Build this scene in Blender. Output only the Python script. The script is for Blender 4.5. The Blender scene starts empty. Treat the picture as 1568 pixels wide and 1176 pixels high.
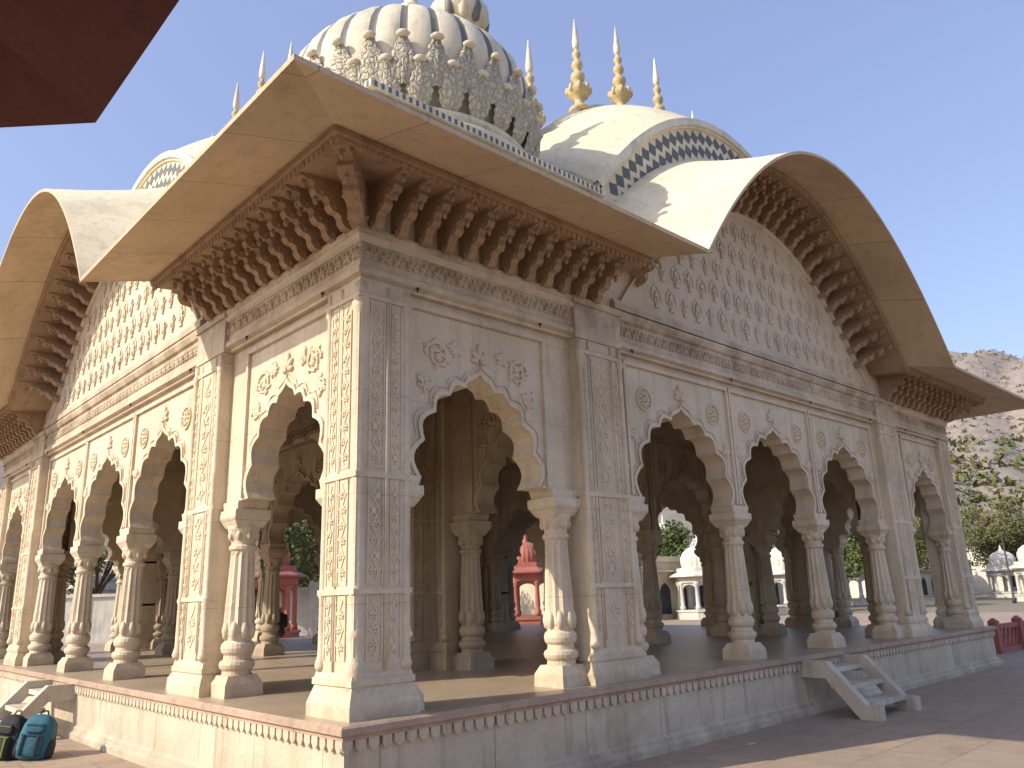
import bpy, math, random
import numpy as np
from mathutils import Vector, Matrix
random.seed(7); np.random.seed(7)
S=bpy.context.scene
S.view_settings.view_transform='Standard'
try: S.view_settings.look='None'
except: pass
S.view_settings.exposure=0
HW=7.05; PH=0.72
# ------------------------------------------------------------ materials
def nt_new(name):
    m=bpy.data.materials.new(name); m.use_nodes=True
    nt=m.node_tree; b=nt.nodes['Principled BSDF']
    return m,nt,b
def mixc(nt,f,a,b,mode='MIX'):
    n=nt.nodes.new('ShaderNodeMix'); n.data_type='RGBA'; n.blend_type=mode
    for i,val in ((0,f),(6,a),(7,b)):
        if isinstance(val,bpy.types.NodeSocket): nt.links.new(val,n.inputs[i])
        elif i==0: n.inputs[0].default_value=val
        else: n.inputs[i].default_value=(val[0],val[1],val[2],1)
    return n.outputs[2]
def mth(nt,op,a,b=0.0):
    n=nt.nodes.new('ShaderNodeMath'); n.operation=op
    for i,val in ((0,a),(1,b)):
        if isinstance(val,bpy.types.NodeSocket): nt.links.new(val,n.inputs[i])
        else: n.inputs[i].default_value=val
    return n.outputs[0]
def noise(nt,vec,scale,detail=4,rough=.6):
    n=nt.nodes.new('ShaderNodeTexNoise'); n.inputs['Scale'].default_value=scale
    n.inputs['Detail'].default_value=detail; n.inputs['Roughness'].default_value=rough
    nt.links.new(vec,n.inputs['Vector']); return n.outputs['Fac']
def ramp(nt,fac,lo,hi):
    n=nt.nodes.new('ShaderNodeMapRange'); nt.links.new(fac,n.inputs[0])
    n.inputs[1].default_value=lo; n.inputs[2].default_value=hi; n.clamp=True
    return n.outputs[0]
def stone(name,c1,c2,c3=None,rough=.75,bump=.25,bscale=30,slab=0,streak=.5,carve=0,scale=1.3,zst=None,course=0,zlow=None,cc=.4):
    m,nt,b=nt_new(name)
    tc=nt.nodes.new('ShaderNodeTexCoord').outputs['Object']
    col=mixc(nt,ramp(nt,noise(nt,tc,scale,6),.35,.68),c1,c2)
    mp=nt.nodes.new('ShaderNodeMapping'); nt.links.new(tc,mp.inputs[0]); mp.inputs['Scale'].default_value=(7,7,.55)
    c3=c3 or tuple(x*.55 for x in c2)
    st=ramp(nt,noise(nt,mp.outputs[0],1.0,5),.52,.76)
    col=mixc(nt,mth(nt,'MULTIPLY',st,streak),col,c3)
    bl=ramp(nt,noise(nt,tc,.8,10,.75),.52,.70)
    col=mixc(nt,mth(nt,'MULTIPLY',bl,.6*min(1,streak*1.6)),col,c3)
    wv=noise(nt,tc,2.2,8,.65)
    vein=ramp(nt,mth(nt,'ABSOLUTE',mth(nt,'SUBTRACT',wv,.5)),.018,0)
    col=mixc(nt,mth(nt,'MULTIPLY',vein,.28*min(1,streak*2)),col,(c2[0]*.55,c2[1]*.58,c2[2]*.66))
    fine=noise(nt,tc,bscale*1.7,3)
    col=mixc(nt,mth(nt,'MULTIPLY',ramp(nt,fine,.35,.75),.25),col,tuple(x*.6 for x in c2))
    hgt=noise(nt,tc,bscale,5)
    sx=nt.nodes.new('ShaderNodeSeparateXYZ'); nt.links.new(tc,sx.inputs[0])
    if zst:
        f=ramp(nt,sx.outputs[2],zst[0],zst[1]); f2=ramp(nt,sx.outputs[2],zst[1]+.6,zst[1]+.05)
        f=mth(nt,'MULTIPLY',mth(nt,'MULTIPLY',f,f2),ramp(nt,noise(nt,tc,1.7,7,.7),.36,.62))
        col=mixc(nt,mth(nt,'MULTIPLY',f,.78),col,zst[2])
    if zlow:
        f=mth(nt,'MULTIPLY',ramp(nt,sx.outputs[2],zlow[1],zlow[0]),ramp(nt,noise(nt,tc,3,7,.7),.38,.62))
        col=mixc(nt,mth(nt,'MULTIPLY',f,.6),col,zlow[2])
    if slab:
        q=mth(nt,'DIVIDE',sx.outputs[0],slab); fl=mth(nt,'FLOOR',q); fr=mth(nt,'FRACT',q)
        wn=nt.nodes.new('ShaderNodeTexWhiteNoise'); wn.noise_dimensions='1D'; nt.links.new(fl,wn.inputs['W'])
        col=mixc(nt,mth(nt,'MULTIPLY',wn.outputs['Value'],.3),col,tuple(x*.68 for x in c2))
        ln=mth(nt,'LESS_THAN',fr,.010/slab)
        col=mixc(nt,mth(nt,'MULTIPLY',ln,.7),col,tuple(x*.3 for x in c2))
    if course:
        fr=mth(nt,'FRACT',mth(nt,'DIVIDE',mth(nt,'ADD',sx.outputs[2],.03),course)); ln=mth(nt,'LESS_THAN',fr,.006/course)
        col=mixc(nt,mth(nt,'MULTIPLY',ln,.55),col,tuple(x*.4 for x in c2))
    if carve:
        v=nt.nodes.new('ShaderNodeTexVoronoi'); v.feature='DISTANCE_TO_EDGE'; v.inputs['Scale'].default_value=carve
        nt.links.new(tc,v.inputs['Vector'])
        vv=ramp(nt,v.outputs['Distance'],.0,.22)
        hgt=mth(nt,'ADD',mth(nt,'MULTIPLY',vv,1.5),hgt)
        col=mixc(nt,mth(nt,'MULTIPLY',mth(nt,'SUBTRACT',1,vv),cc),col,tuple(x*.5 for x in c2))
    bp=nt.nodes.new('ShaderNodeBump'); bp.inputs['Strength'].default_value=bump; bp.inputs['Distance'].default_value=.02
    nt.links.new(hgt,bp.inputs['Height']); nt.links.new(bp.outputs[0],b.inputs['Normal'])
    nt.links.new(col,b.inputs['Base Color']); b.inputs['Roughness'].default_value=rough
    return m
def plain(name,c,rough=.6,var=.25,scale=6):
    m,nt,b=nt_new(name); tc=nt.nodes.new('ShaderNodeTexCoord').outputs['Object']
    col=mixc(nt,noise(nt,tc,scale,4),c,tuple(x*(1-var) for x in c))
    nt.links.new(col,b.inputs['Base Color']); b.inputs['Roughness'].default_value=rough
    return m
M={}
GR=(.19,.12,.07)
M['marble']=stone('aged_marble',(.73,.62,.455),(.60,.50,.355),(.34,.25,.16),rough=.6,streak=.6,zst=(3.45,3.95,GR),course=.88,zlow=(.0,.6,(.36,.26,.16)),bump=.35)
M['carved']=stone('carved_marble',(.68,.57,.41),(.57,.47,.33),(.33,.245,.155),bump=.5,streak=.6,zst=(3.45,3.95,GR))
M['relief']=stone('relief_marble',(.74,.63,.46),(.64,.54,.385),(.40,.30,.19),streak=.35)
M['tymp']=stone('tympanum_marble',(.70,.61,.48),(.60,.51,.38),(.38,.30,.20),streak=.6,bump=.4)
M['inner']=stone('interior_marble_shaded',(.48,.385,.27),(.36,.28,.19),(.18,.135,.09),streak=.7)  # marble copy darkened so the colour itself carries the interior shade
M['soffit']=stone('chajja_stone',(.67,.52,.34),(.57,.425,.265),(.32,.21,.12),slab=.92,streak=.5)  # tan base takes in the warm ground bounce under the eave
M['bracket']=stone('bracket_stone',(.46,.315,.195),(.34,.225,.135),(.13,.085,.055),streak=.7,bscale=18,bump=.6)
M['roof']=stone('lime_plaster',(.77,.68,.49),(.66,.57,.39),(.37,.31,.22),streak=.55,bump=.15,scale=.7)
M['dome']=stone('dome_plaster',(.73,.66,.50),(.60,.53,.39),(.28,.26,.215),streak=.75,bump=.2,scale=1.2)
M['leafst']=stone('dome_leaf_carving',(.64,.58,.455),(.53,.475,.37),(.26,.235,.19),streak=.7,bump=.7,carve=13,cc=.30)
M['slate']=stone('slate_inlay',(.15,.155,.16),(.10,.105,.11),streak=.3)
M['slate2']=plain('dark_groove',(.16,.155,.14))  # dark grey for dome rib gaps and alternate lotus petals
M['white']=stone('white_trim',(.74,.69,.56),(.60,.55,.43),(.29,.25,.20),streak=.6)
M['gold']=stone('ochre_finial',(.58,.46,.25),(.46,.35,.18),(.2,.16,.10),bump=.2)
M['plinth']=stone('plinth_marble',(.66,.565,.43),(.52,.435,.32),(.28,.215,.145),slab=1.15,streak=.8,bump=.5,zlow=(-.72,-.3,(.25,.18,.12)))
M['edge']=stone('plinth_edge',(.48,.35,.26),(.37,.265,.19),(.18,.125,.09),streak=.6,bump=.5)
M['floor']=stone('marble_floor',(.50,.40,.285),(.39,.31,.215),slab=.9,rough=.35,streak=.4)
M['step']=stone('step_marble',(.62,.55,.44),(.50,.435,.34),(.26,.22,.165),streak=.7,bump=.4)
M['red']=stone('red_sandstone',(.20,.065,.045),(.14,.045,.032),(.07,.03,.02),streak=.5,slab=1.3)
M['redpink']=stone('painted_sandstone',(.42,.15,.11),(.33,.11,.08),streak=.4)
M['iron']=plain('iron_peg',(.05,.045,.04))
M['trunk']=stone('bark',(.16,.11,.07),(.09,.06,.04),bump=.8)
# ------------------------------------------------------------ mesh builder
class MB:
    def __init__(s): s.v=[]; s.f=[]; s.m=[]; s.sm=[]; s.mats=[]
    def mi(s,k):
        if k not in s.mats: s.mats.append(k)
        return s.mats.index(k)
    def add(s,vs,fs,mat,smooth=False):
        o=len(s.v); s.v.extend(vs); i=s.mi(mat)
        for f in fs: s.f.append([a+o for a in f]); s.m.append(i); s.sm.append(smooth)
    def merge(s,t):
        o=len(s.v); s.v+=t.v
        for f,m_,sm in zip(t.f,t.m,t.sm): s.f.append([i+o for i in f]); s.m.append(s.mi(t.mats[m_])); s.sm.append(sm)
    def box(s,x0,x1,y0,y1,z0,z1,mat):
        vs=[(x,y,z) for x in(x0,x1) for y in(y0,y1) for z in(z0,z1)]
        s.add(vs,[(0,1,3,2),(4,6,7,5),(0,4,5,1),(2,3,7,6),(0,2,6,4),(1,5,7,3)],mat)
    def frust(s,cx,cy,ax,ay,bx,by,z0,z1,mat):
        vs=[(cx+i*ax,cy+j*ay,z0) for i,j in((-1,-1),(1,-1),(1,1),(-1,1))]+[(cx+i*bx,cy+j*by,z1) for i,j in((-1,-1),(1,-1),(1,1),(-1,1))]
        s.add(vs,[(3,2,1,0),(4,5,6,7),(0,1,5,4),(1,2,6,5),(2,3,7,6),(3,0,4,7)],mat)
    def lathe(s,prof,cx,cy,seg,mat,smooth=True,flute=None,z0=0,a0=0):
        vs=[];fs=[]
        for (r,z) in prof:
            for k in range(seg):
                a=a0+2*math.pi*k/seg; rr=r
                if flute and flute[0]<z<flute[1] and k%2: rr=r*flute[2]
                vs.append((cx+rr*math.cos(a),cy+rr*math.sin(a),z+z0))
        n=len(prof)
        for i in range(n-1):
            for k in range(seg):
                k2=(k+1)%seg
                fs.append((i*seg+k,i*seg+k2,(i+1)*seg+k2,(i+1)*seg+k))
        fs.append(tuple(range(seg-1,-1,-1))); fs.append(tuple((n-1)*seg+k for k in range(seg)))
        s.add(vs,fs,mat,smooth)
    def ell(s,c,r,mat,R=None,seg=6,rings=4,p_=1.0):
        vs=[];fs=[]
        q_=lambda x: math.copysign(abs(x)**p_,x)
        for i in range(1,rings):
            p=math.pi*i/rings
            for k in range(seg):
                a=2*math.pi*k/seg
                q=Vector((r[0]*q_(math.sin(p))*q_(math.cos(a)),r[1]*q_(math.sin(p))*q_(math.sin(a)),r[2]*q_(math.cos(p))))
                if R: q=R@q
                vs.append((c[0]+q.x,c[1]+q.y,c[2]+q.z))
        q=Vector((0,0,r[2])); q=R@q if R else q
        vs.append((c[0]+q.x,c[1]+q.y,c[2]+q.z)); vs.append((c[0]-q.x,c[1]-q.y,c[2]-q.z))
        t=len(vs)-2;bm=t+1
        for k in range(seg): fs.append((t,k,(k+1)%seg))
        for i in range(rings-2):
            for k in range(seg): fs.append((i*seg+k,(i+1)*seg+k,(i+1)*seg+(k+1)%seg,i*seg+(k+1)%seg))
        for k in range(seg): fs.append((bm,(rings-2)*seg+(k+1)%seg,(rings-2)*seg+k))
        s.add(vs,fs,mat,True)
    def prism(s,poly,n0,n1,mat,back=True):
        N=len(poly)
        vs=[(p[0],-HW-n0,p[1]) for p in poly]+[(p[0],-HW-n1,p[1]) for p in poly]
        fs=[tuple(range(N))]+[(i,(i+1)%N,N+(i+1)%N,N+i) for i in range(N)]
        if back: fs.append(tuple(range(2*N-1,N-1,-1)))
        s.add(vs,fs,mat)
    def band(s,A,B,n0,n1,mat):
        N=len(A); vs=[]
        for P,n in((A,n0),(B,n0),(A,n1),(B,n1)): vs+=[(p[0],-HW-n,p[1]) for p in P]
        fs=[]
        for i in range(N-1):
            fs+=[(i,i+1,N+i+1,N+i),(i,2*N+i,2*N+i+1,i+1),(N+i,N+i+1,3*N+i+1,3*N+i)]
        s.add(vs,fs,mat)
    def obj(s,name,parent=None,loc=(0,0,0),rot=0):
        me=bpy.data.meshes.new(name); me.from_pydata(s.v,[],s.f)
        for k in s.mats: me.materials.append(M[k])
        me.polygons.foreach_set('material_index',s.m); me.polygons.foreach_set('use_smooth',s.sm)
        me.validate(); me.update()
        import bmesh
        bm=bmesh.new(); bm.from_mesh(me); bmesh.ops.recalc_face_normals(bm,faces=bm.faces); bm.to_mesh(me); bm.free()
        s.me=me
        return inst(me,name,parent,loc,rot)
def inst(me,name,parent=None,loc=(0,0,0),rot=0):
    o=bpy.data.objects.new(name,me); S.collection.objects.link(o)
    o.location=loc; o.rotation_euler=(0,0,rot)
    if parent: o.parent=parent
    return o
def empty(name,loc=(0,0,0),rot=0):
    o=bpy.data.objects.new(name,None); S.collection.objects.link(o); o.location=loc; o.rotation_euler=(0,0,rot); return o
def Rsz(a): return Matrix.Rotation(a,3,'Y')
# ------------------------------------------------------------ camera
TH=math.radians(15.1); F2=Vector((.686,.728,0)).normalized(); R2=Vector((F2.y,-F2.x,0))
CAM=Vector((-3.44,-5.55,1.6))
def W(depth,r,z=0): 
    p=CAM+F2*depth+R2*(depth*r); return (p.x,p.y,z)
fwd=F2*math.cos(TH)+Vector((0,0,math.sin(TH))); up0=-F2*math.sin(TH)+Vector((0,0,math.cos(TH)))
roll=.034
cr=(R2-up0*roll).normalized(); cu=(up0+R2*roll).normalized()
mw=Matrix((( cr.x,cu.x,-fwd.x,CAM.x),(cr.y,cu.y,-fwd.y,CAM.y),(cr.z,cu.z,-fwd.z,CAM.z),(0,0,0,1)))
cd=bpy.data.cameras.new('camera'); cam=bpy.data.objects.new('camera',cd); S.collection.objects.link(cam)
cam.matrix_world=mw; cd.sensor_width=36; cd.lens=36*1200/1568; cd.clip_end=5000; cd.clip_start=.05
S.camera=cam
# ------------------------------------------------------------ light
EL=math.radians(32.5); sd=Vector((-1,.31,0)).normalized()
sdir=Vector((sd.x*math.cos(EL),sd.y*math.cos(EL),math.sin(EL)))
ld=bpy.data.lights.new('sun','SUN'); ld.energy=5.0; ld.angle=math.radians(.5); ld.color=(1,.91,.76)
lo=bpy.data.objects.new('sun',ld); S.collection.objects.link(lo); lo.rotation_euler=sdir.to_track_quat('Z','Y').to_euler(); lo.location=(-20,-10,30)
w=bpy.data.worlds.new('World'); S.world=w; w.use_nodes=True
nt=w.node_tree; bg=nt.nodes['Background']; sk=nt.nodes.new('ShaderNodeTexSky'); sk.sky_type='NISHITA'; sk.sun_disc=False
sk.sun_elevation=EL; sk.sun_rotation=math.atan2(sd.x,sd.y)%(2*math.pi); sk.dust_density=2.5; sk.air_density=1.1; sk.ozone_density=1.6
hz=mixc(nt,1.0,sk.outputs[0],(1.20,1.35,2.45),'ADD')
nt.links.new(hz,bg.inputs[0]); bg.inputs[1].default_value=.15
# ------------------------------------------------------------ pavilion
pav=empty('marble_pavilion',(HW,HW,PH))
def C(s):
    t=abs(s)/3.64
    return 4.33+(2.40*(1-t*t) if t<1 else 0)
def Cv(s): return 6.02+2.1*(1-(s/3.28)**2)
def sweep(mb,prof,mat,closed=False):
    vs=[];fs=[];N=len(prof)
    for sg in(-1,1):
        for n,z in prof: vs.append((sg*(HW+n),-HW-n,z))
    for i in range(N if closed else N-1):
        j=(i+1)%N; fs.append((i,j,N+j,N+i))
    mb.add(vs,fs,mat)
cs=[-3.64+7.28*i/48 for i in range(49)]
def sweepC(mb,prof,mat,closed=False,smooth=False):
    vs=[];fs=[];N=len(prof)
    par=[('L',t) for t in(0,.25,.5,.75)]+[('C',s) for s in cs]+[('R',t) for t in(.25,.5,.75,1)]
    for k,t in par:
        for n,dz in prof:
            if k=='L': s=-(3.64+(1-t)*(HW-3.64+n)); z=4.33+dz
            elif k=='R': s=3.64+t*(HW-3.64+n); z=4.33+dz
            else: s=t; z=C(s)+dz
            vs.append((s,-HW-n,z))
    for a in range(len(par)-1):
        for i in range(N if closed else N-1):
            j=(i+1)%N; fs.append((a*N+i,a*N+j,(a+1)*N+j,(a+1)*N+i))
    mb.add(vs,fs,mat,smooth)
def arch_half(hw,rise):
    a=[0,21,41,59,75]; P=[(hw*math.cos(math.radians(x)),.87*rise*math.sin(math.radians(x))) for x in a]
    out=[]
    for k in range(len(P)-1):
        p,q=P[k],P[k+1]; dx,dz=q[0]-p[0],q[1]-p[1]; L=math.hypot(dx,dz); nx,nz=dz/L,-dx/L
        for i in range(6):
            t=i/6; b=math.sin(math.pi*t)*.30*L
            out.append((p[0]+dx*t+nx*b,p[1]+dz*t+nz*b))
    p=P[-1]; out.append(p)
    out+=[(p[0]*.80,rise*.905),(p[0]*.5,rise*.93),(p[0]*.22,rise*.955),(p[0]*.06,rise*.985)]
    return out
def arch(cx,hw,rise,z0):
    h=arch_half(hw,rise)
    r=[(cx+x,z0+z) for x,z in h]; l=[(cx-x,z0+z) for x,z in reversed(h)]
    return r+[(cx,z0+rise)]+l
ZS=1.93; ZT=3.62
colprof=[(.235,0),(.235,.05),(.215,.09),(.175,.17),(.165,.24),(.195,.27),(.205,.30),(.195,.33),(.16,.35),(.155,.39),(.185,.42),(.195,.46),(.185,.50),(.15,.53),(.15,.57),(.172,.60),(.178,.68),(.170,.86),(.152,1.15),(.140,1.38),(.140,1.42),(.165,1.44),(.165,1.47),(.140,1.49),(.142,1.53),(.175,1.60),(.195,1.65),(.185,1.68)]
def column(mb,s,n=-.22,mat='marble',k_=.86):
    y=-HW-n
    mb.frust(s,y,.20,.20,.195,.195,0,.12,mat)
    mb.frust(s,y,.195,.195,.15,.15,.12,.20,mat)
    mb.lathe([(r*k_,z) for r,z in colprof if z>.1],s,y,24,mat,False,flute=(.58,1.40,.88))
    for k in range(8):
        a=2*math.pi*k/8; mb.ell((s+.13*math.cos(a),y+.13*math.sin(a),.63),(.045,.045,.10),mat)
        mb.ell((s+.135*math.cos(a),y+.135*math.sin(a),1.585),(.035,.035,.06),mat)
    mb.frust(s,y,.14,.14,.20,.20,1.66,1.76,mat)
    mb.box(s-.205,s+.205,y-.195,y+.195,1.76,1.84,mat)
    mb.frust(s,y,.17,.165,.20,.17,1.84,1.93,mat)
def rosette(mb,s,z,r,n,mat='relief'):
    mb.ell((s,-HW-n,z),(r*.3,.04,r*.3),mat,seg=8)
    for k in range(9):
        a=2*math.pi*k/9
        mb.ell((s+r*.62*math.cos(a),-HW-n,z+r*.62*math.sin(a)),(r*.36,.032,r*.18),mat,Rsz(-a))
    A=[(s+r*1.1*math.cos(2*math.pi*i/20),z+r*1.1*math.sin(2*math.pi*i/20)) for i in range(21)]
    B=[(s+r*1.22*math.cos(2*math.pi*i/20),z+r*1.22*math.sin(2*math.pi*i/20)) for i in range(21)]
    mb.band(A,B,n+.02,n-.01,mat)
def bud(mb,s,z,k,n,mat='relief'):
    for a,l in((0,.12),(.7,.09),(-.7,.09),(1.5,.07),(-1.5,.07)):
        mb.ell((s+math.sin(a)*l*k*.7,-HW-n,z+math.cos(a)*l*k*.7),(.028*k,.032,l*k*.62),mat,Rsz(a))
def swirl(mb,s,z,R,fl,n,mat='relief',rnd=random.Random(3)):
    pts=[]
    for i in range(30):
        t=i/29; a=t*3.3*math.pi; r=R*(1-.8*t)
        pts.append((s+fl*r*math.cos(a),z+r*math.sin(a)))
    A=[];B=[]
    for i,p in enumerate(pts):
        q=pts[min(i+1,29)]; o=pts[max(i-1,0)]; d=Vector((q[0]-o[0],q[1]-o[1])).normalized(); w_=.010
        A.append((p[0]-d.y*w_,p[1]+d.x*w_)); B.append((p[0]+d.y*w_,p[1]-d.x*w_))
        if i%2==0: 
            an=rnd.uniform(0,6.28); mb.ell((p[0]+.028*math.cos(an),-HW-n,p[1]+.028*math.sin(an)),(.045,.03,.020),mat,Rsz(an))
    mb.band(A,B,n+.022,n-.01,mat)
    c_=pts[-1]; mb.ell((c_[0],-HW-n,c_[1]),(.04,.04,.04),mat,seg=8)
rvn=random.Random(21)
def vine(mb,s,z0,z1,n,wd=.055,mat='relief'):
    per=.17+wd*1.3; amp=wd*.42; N=max(4,int((z1-z0)/.026)); A=[];B=[]; hw_=.004+wd*.03
    for i in range(N+1):
        z=z0+(z1-z0)*i/N; x=s+amp*math.sin(2*math.pi*(z-z0)/per); A.append((x-hw_,z)); B.append((x+hw_,z))
    mb.band(A,B,n+.008,n-.006,mat)
    z=z0+per*.25; sg=-1; k=.60+wd*8
    while z<z1-.04:
        cx=s+sg*wd*.30; ty=rvn.random(); zz=z+rvn.uniform(-.008,.008)
        if ty<.55:
            for a,l in ((0,.034),(.95,.030),(-.95,.030),(2.2,.022),(-2.2,.022)):
                a+=sg*rvn.uniform(0,.4)
                mb.ell((cx+math.sin(a)*l*.75*k,-HW-n,zz+math.cos(a)*l*.75*k),(.012*k,.018,l*.6*k),mat,Rsz(a))
        elif ty<.8:
            mb.ell((cx,-HW-n,zz),(.022*k,.024,.030*k),mat,seg=8); 
            for a in(.8,-.8,2.4,-2.4): mb.ell((cx+math.sin(a)*.028*k,-HW-n,zz+math.cos(a)*.028*k),(.009*k,.016,.018*k),mat,Rsz(a))
        else:
            for j in range(5):
                a=j*1.257; mb.ell((cx+math.sin(a)*.020*k,-HW-n,zz+math.cos(a)*.020*k),(.010*k,.018,.016*k),mat,Rsz(a))
        mb.ell((s-sg*wd*.75,-HW-n,zz+.01),(.010*k,.012,.030*k),mat,Rsz(-sg*.6))
        z+=per/2; sg=-sg
COLN=[(.045,.34),(.058,.38),(.048,.42),(.036,.46),(.036,.9),(.05,.94),(.036,.98),(.034,2.2),(.046,2.24),(.034,2.28),(.034,3.36),(.052,3.4),(.052,3.45),(.036,3.5),(.036,3.6)]
def pier(mb,s,hw,nf,nb):
    y0,y1=-HW-nf,-HW-nb; cy=(y0+y1)/2; hy=abs(y1-y0)/2
    mb.box(s-hw,s+hw,y0,y1,.34,ZT-.002,'marble')
    mb.frust(s,cy,hw+.05,hy+.05,hw+.05,hy+.05,0,.10,'marble')
    mb.frust(s,cy,hw+.05,hy+.05,hw+.012,hy+.012,.10,.22,'marble')
    mb.frust(s,cy,hw+.03,hy+.03,hw+.03,hy+.03,.22,.27,'marble')
    mb.frust(s,cy,hw+.02,hy+.02,hw+.004,hy+.004,.27,.34,'marble')
    yy=-HW-nf
    for zz0,zz1 in((.42,.92),(1.0,1.86),(1.95,3.42)):
        a,b=s-hw*.40,s+hw*.40
        mb.box(a,b,yy-.004,yy+.01,zz0,zz1,'carved')
        mb.box(a-.014,a,yy-.014,yy+.01,zz0,zz1,'marble'); mb.box(b,b+.014,yy-.014,yy+.01,zz0,zz1,'marble')
        vine(mb,s,zz0+.04,zz1-.03,nf+.005,hw*.32)
    for sg in(-1,1):
        mb.lathe(COLN,s+sg*(hw-.035),-HW-nf,10,'marble')
        mb.lathe([(.018,.34),(.018,3.6)],s+sg*hw*.52,-HW-nf,8,'marble')
        vine(mb,s+sg*hw*.70,.5,3.34,nf+.001,.035)
    for zz in(.92,1.86,3.44):
        mb.box(s-hw-.010,s+hw+.010,-HW-nf-.020,-HW-nb,zz+.01,zz+.055,'marble')
# ---- arcade
mb=MB()
bays=[(-5.63,.725,1.06),(5.63,.725,1.06),(-2.27,.93,1.17),(0,.93,1.17),(2.27,.93,1.17)]
def panel(s0,s1,arcs):
    poly=[(s0,ZS),(s0,ZT-.001),(s1,ZT-.001),(s1,ZS)]
    for a in sorted(arcs,key=lambda a:-a[0]): poly+=arch(a[0],a[1],a[2],ZS)
    mb.prism(poly,-.08,-.36,'marble')
panel(-6.5,-4.3,[bays[0]]); panel(4.3,6.5,[bays[1]]); panel(-3.6,3.6,bays[2:])
for cx,hw,rise in bays:
    A=arch(cx,hw,rise,ZS); B=arch(cx,hw+.045,rise+.055,ZS)
    mb.band(A,B,-.055,-.085,'marble')
    B1=arch(cx,hw+.08,rise+.10,ZS); B2=arch(cx,hw+.09,rise+.112,ZS); mb.band(B1,B2,-.066,-.085,'marble')
    bud(mb,cx,ZS+rise+.13,1.2,-.07)
    if hw<.9:
        for sg in(-1,1):
            swirl(mb,cx+sg*.52,ZS+rise+.10,.14,sg,-.08); swirl(mb,cx+sg*.66,ZS+rise-.18,.08,sg,-.08); swirl(mb,cx+sg*.30,ZS+rise+.20,.06,-sg,-.08)
    else:
        for sg in(-1,1):
            rosette(mb,cx+sg*.74,ZS+rise+.02,.12,-.08); swirl(mb,cx+sg*.98,ZS+rise-.45,.06,sg,-.08)
    f=hw+.17
    for sg in(-1,1):
        mb.box(cx+sg*f-.022,cx+sg*f+.022,-HW+.045,-HW+.082,ZS+.02,ZT-.07,'marble')
    mb.box(cx-f-.022,cx+f+.022,-HW+.043,-HW+.082,ZT-.12,ZT-.07,'marble')
for s in(-1.12,1.12,-3.36,3.36,-4.50,4.50,-6.55,6.55): column(mb,s)
for s in(-3.93,3.93): pier(mb,s,.375,.04,-.42)
arc=mb
for k in range(4):
    if k==0: arc.obj('arcade',pav)
    else: inst(arc.me,'arcade',pav,rot=k*math.pi/2)
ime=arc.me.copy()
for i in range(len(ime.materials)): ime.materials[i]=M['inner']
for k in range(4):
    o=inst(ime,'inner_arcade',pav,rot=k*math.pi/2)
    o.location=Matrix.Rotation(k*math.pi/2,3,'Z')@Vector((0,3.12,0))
mb=MB()
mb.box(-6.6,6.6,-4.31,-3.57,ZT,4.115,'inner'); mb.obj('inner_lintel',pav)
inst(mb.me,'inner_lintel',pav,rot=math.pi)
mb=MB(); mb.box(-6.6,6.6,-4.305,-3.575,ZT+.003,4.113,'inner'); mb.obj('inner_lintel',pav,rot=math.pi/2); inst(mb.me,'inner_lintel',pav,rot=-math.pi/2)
# corner pier
mb=MB(); PW=.54
def corner_half(mb,flip):
    t=MB(); s0=-HW; yy=-HW
    for zz0,zz1 in((.42,.92),(1.0,1.86),(1.95,3.42)):
        c,hwid=.185,.065
        a,b=s0+c-hwid,s0+c+hwid
        t.box(a,b,yy-.004,yy+.05,zz0,zz1,'carved')
        t.box(a-.012,a,yy-.014,yy+.05,zz0,zz1,'marble'); t.box(b,b+.012,yy-.014,yy+.05,zz0,zz1,'marble')
        vine(t,s0+c,zz0+.04,zz1-.03,.005,.06)
        c=.385; t.box(s0+c-.055,s0+c-.047,yy-.008,yy+.05,zz0,zz1,'marble'); t.box(s0+c+.047,s0+c+.055,yy-.008,yy+.05,zz0,zz1,'marble')
        vine(t,s0+c,zz0+.04,zz1-.03,.001,.036)
    t.lathe(COLN,s0+PW-.04,-HW+.015,10,'marble')
    t.lathe([(.022,.34),(.022,3.6)],s0+.292,-HW+.006,8,'marble')
    if flip: t.v=[(y,x,z) for x,y,z in t.v]
    mb.merge(t)
c=-HW+PW/2; h2=PW/2
mb.box(-HW,-HW+PW,-HW,-HW+PW,.34,ZT-.003,'marble')
for z0,z1,a,b in((0,.10,.06,.06),(.10,.24,.06,.012),(.24,.29,.03,.03),(.29,.34,.02,.004)):
    mb.frust(c,c,h2+a,h2+a,h2+b,h2+b,z0,z1,'marble')
for zz in(.92,1.86,3.44): mb.box(-HW-.018,-HW+PW+.01,-HW-.018,-HW+PW+.01,zz+.01,zz+.055,'marble')
corner_half(mb,False); corner_half(mb,True)
mb.lathe([(.06,0),(.075,.3),(.085,.36),(.075,.42),(.058,.46),(.058,.6),(.073,.63),(.058,.66),(.058,.94),(.073,.97),(.058,1.0),(.056,3.3),(.08,3.35),(.08,3.42),(.06,3.48),(.06,3.6)],-HW+.045,-HW+.045,14,'marble')
mb.obj('corner_pier',pav)
for k in range(1,4): inst(mb.me,'corner_pier',pav,rot=k*math.pi/2)
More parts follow.
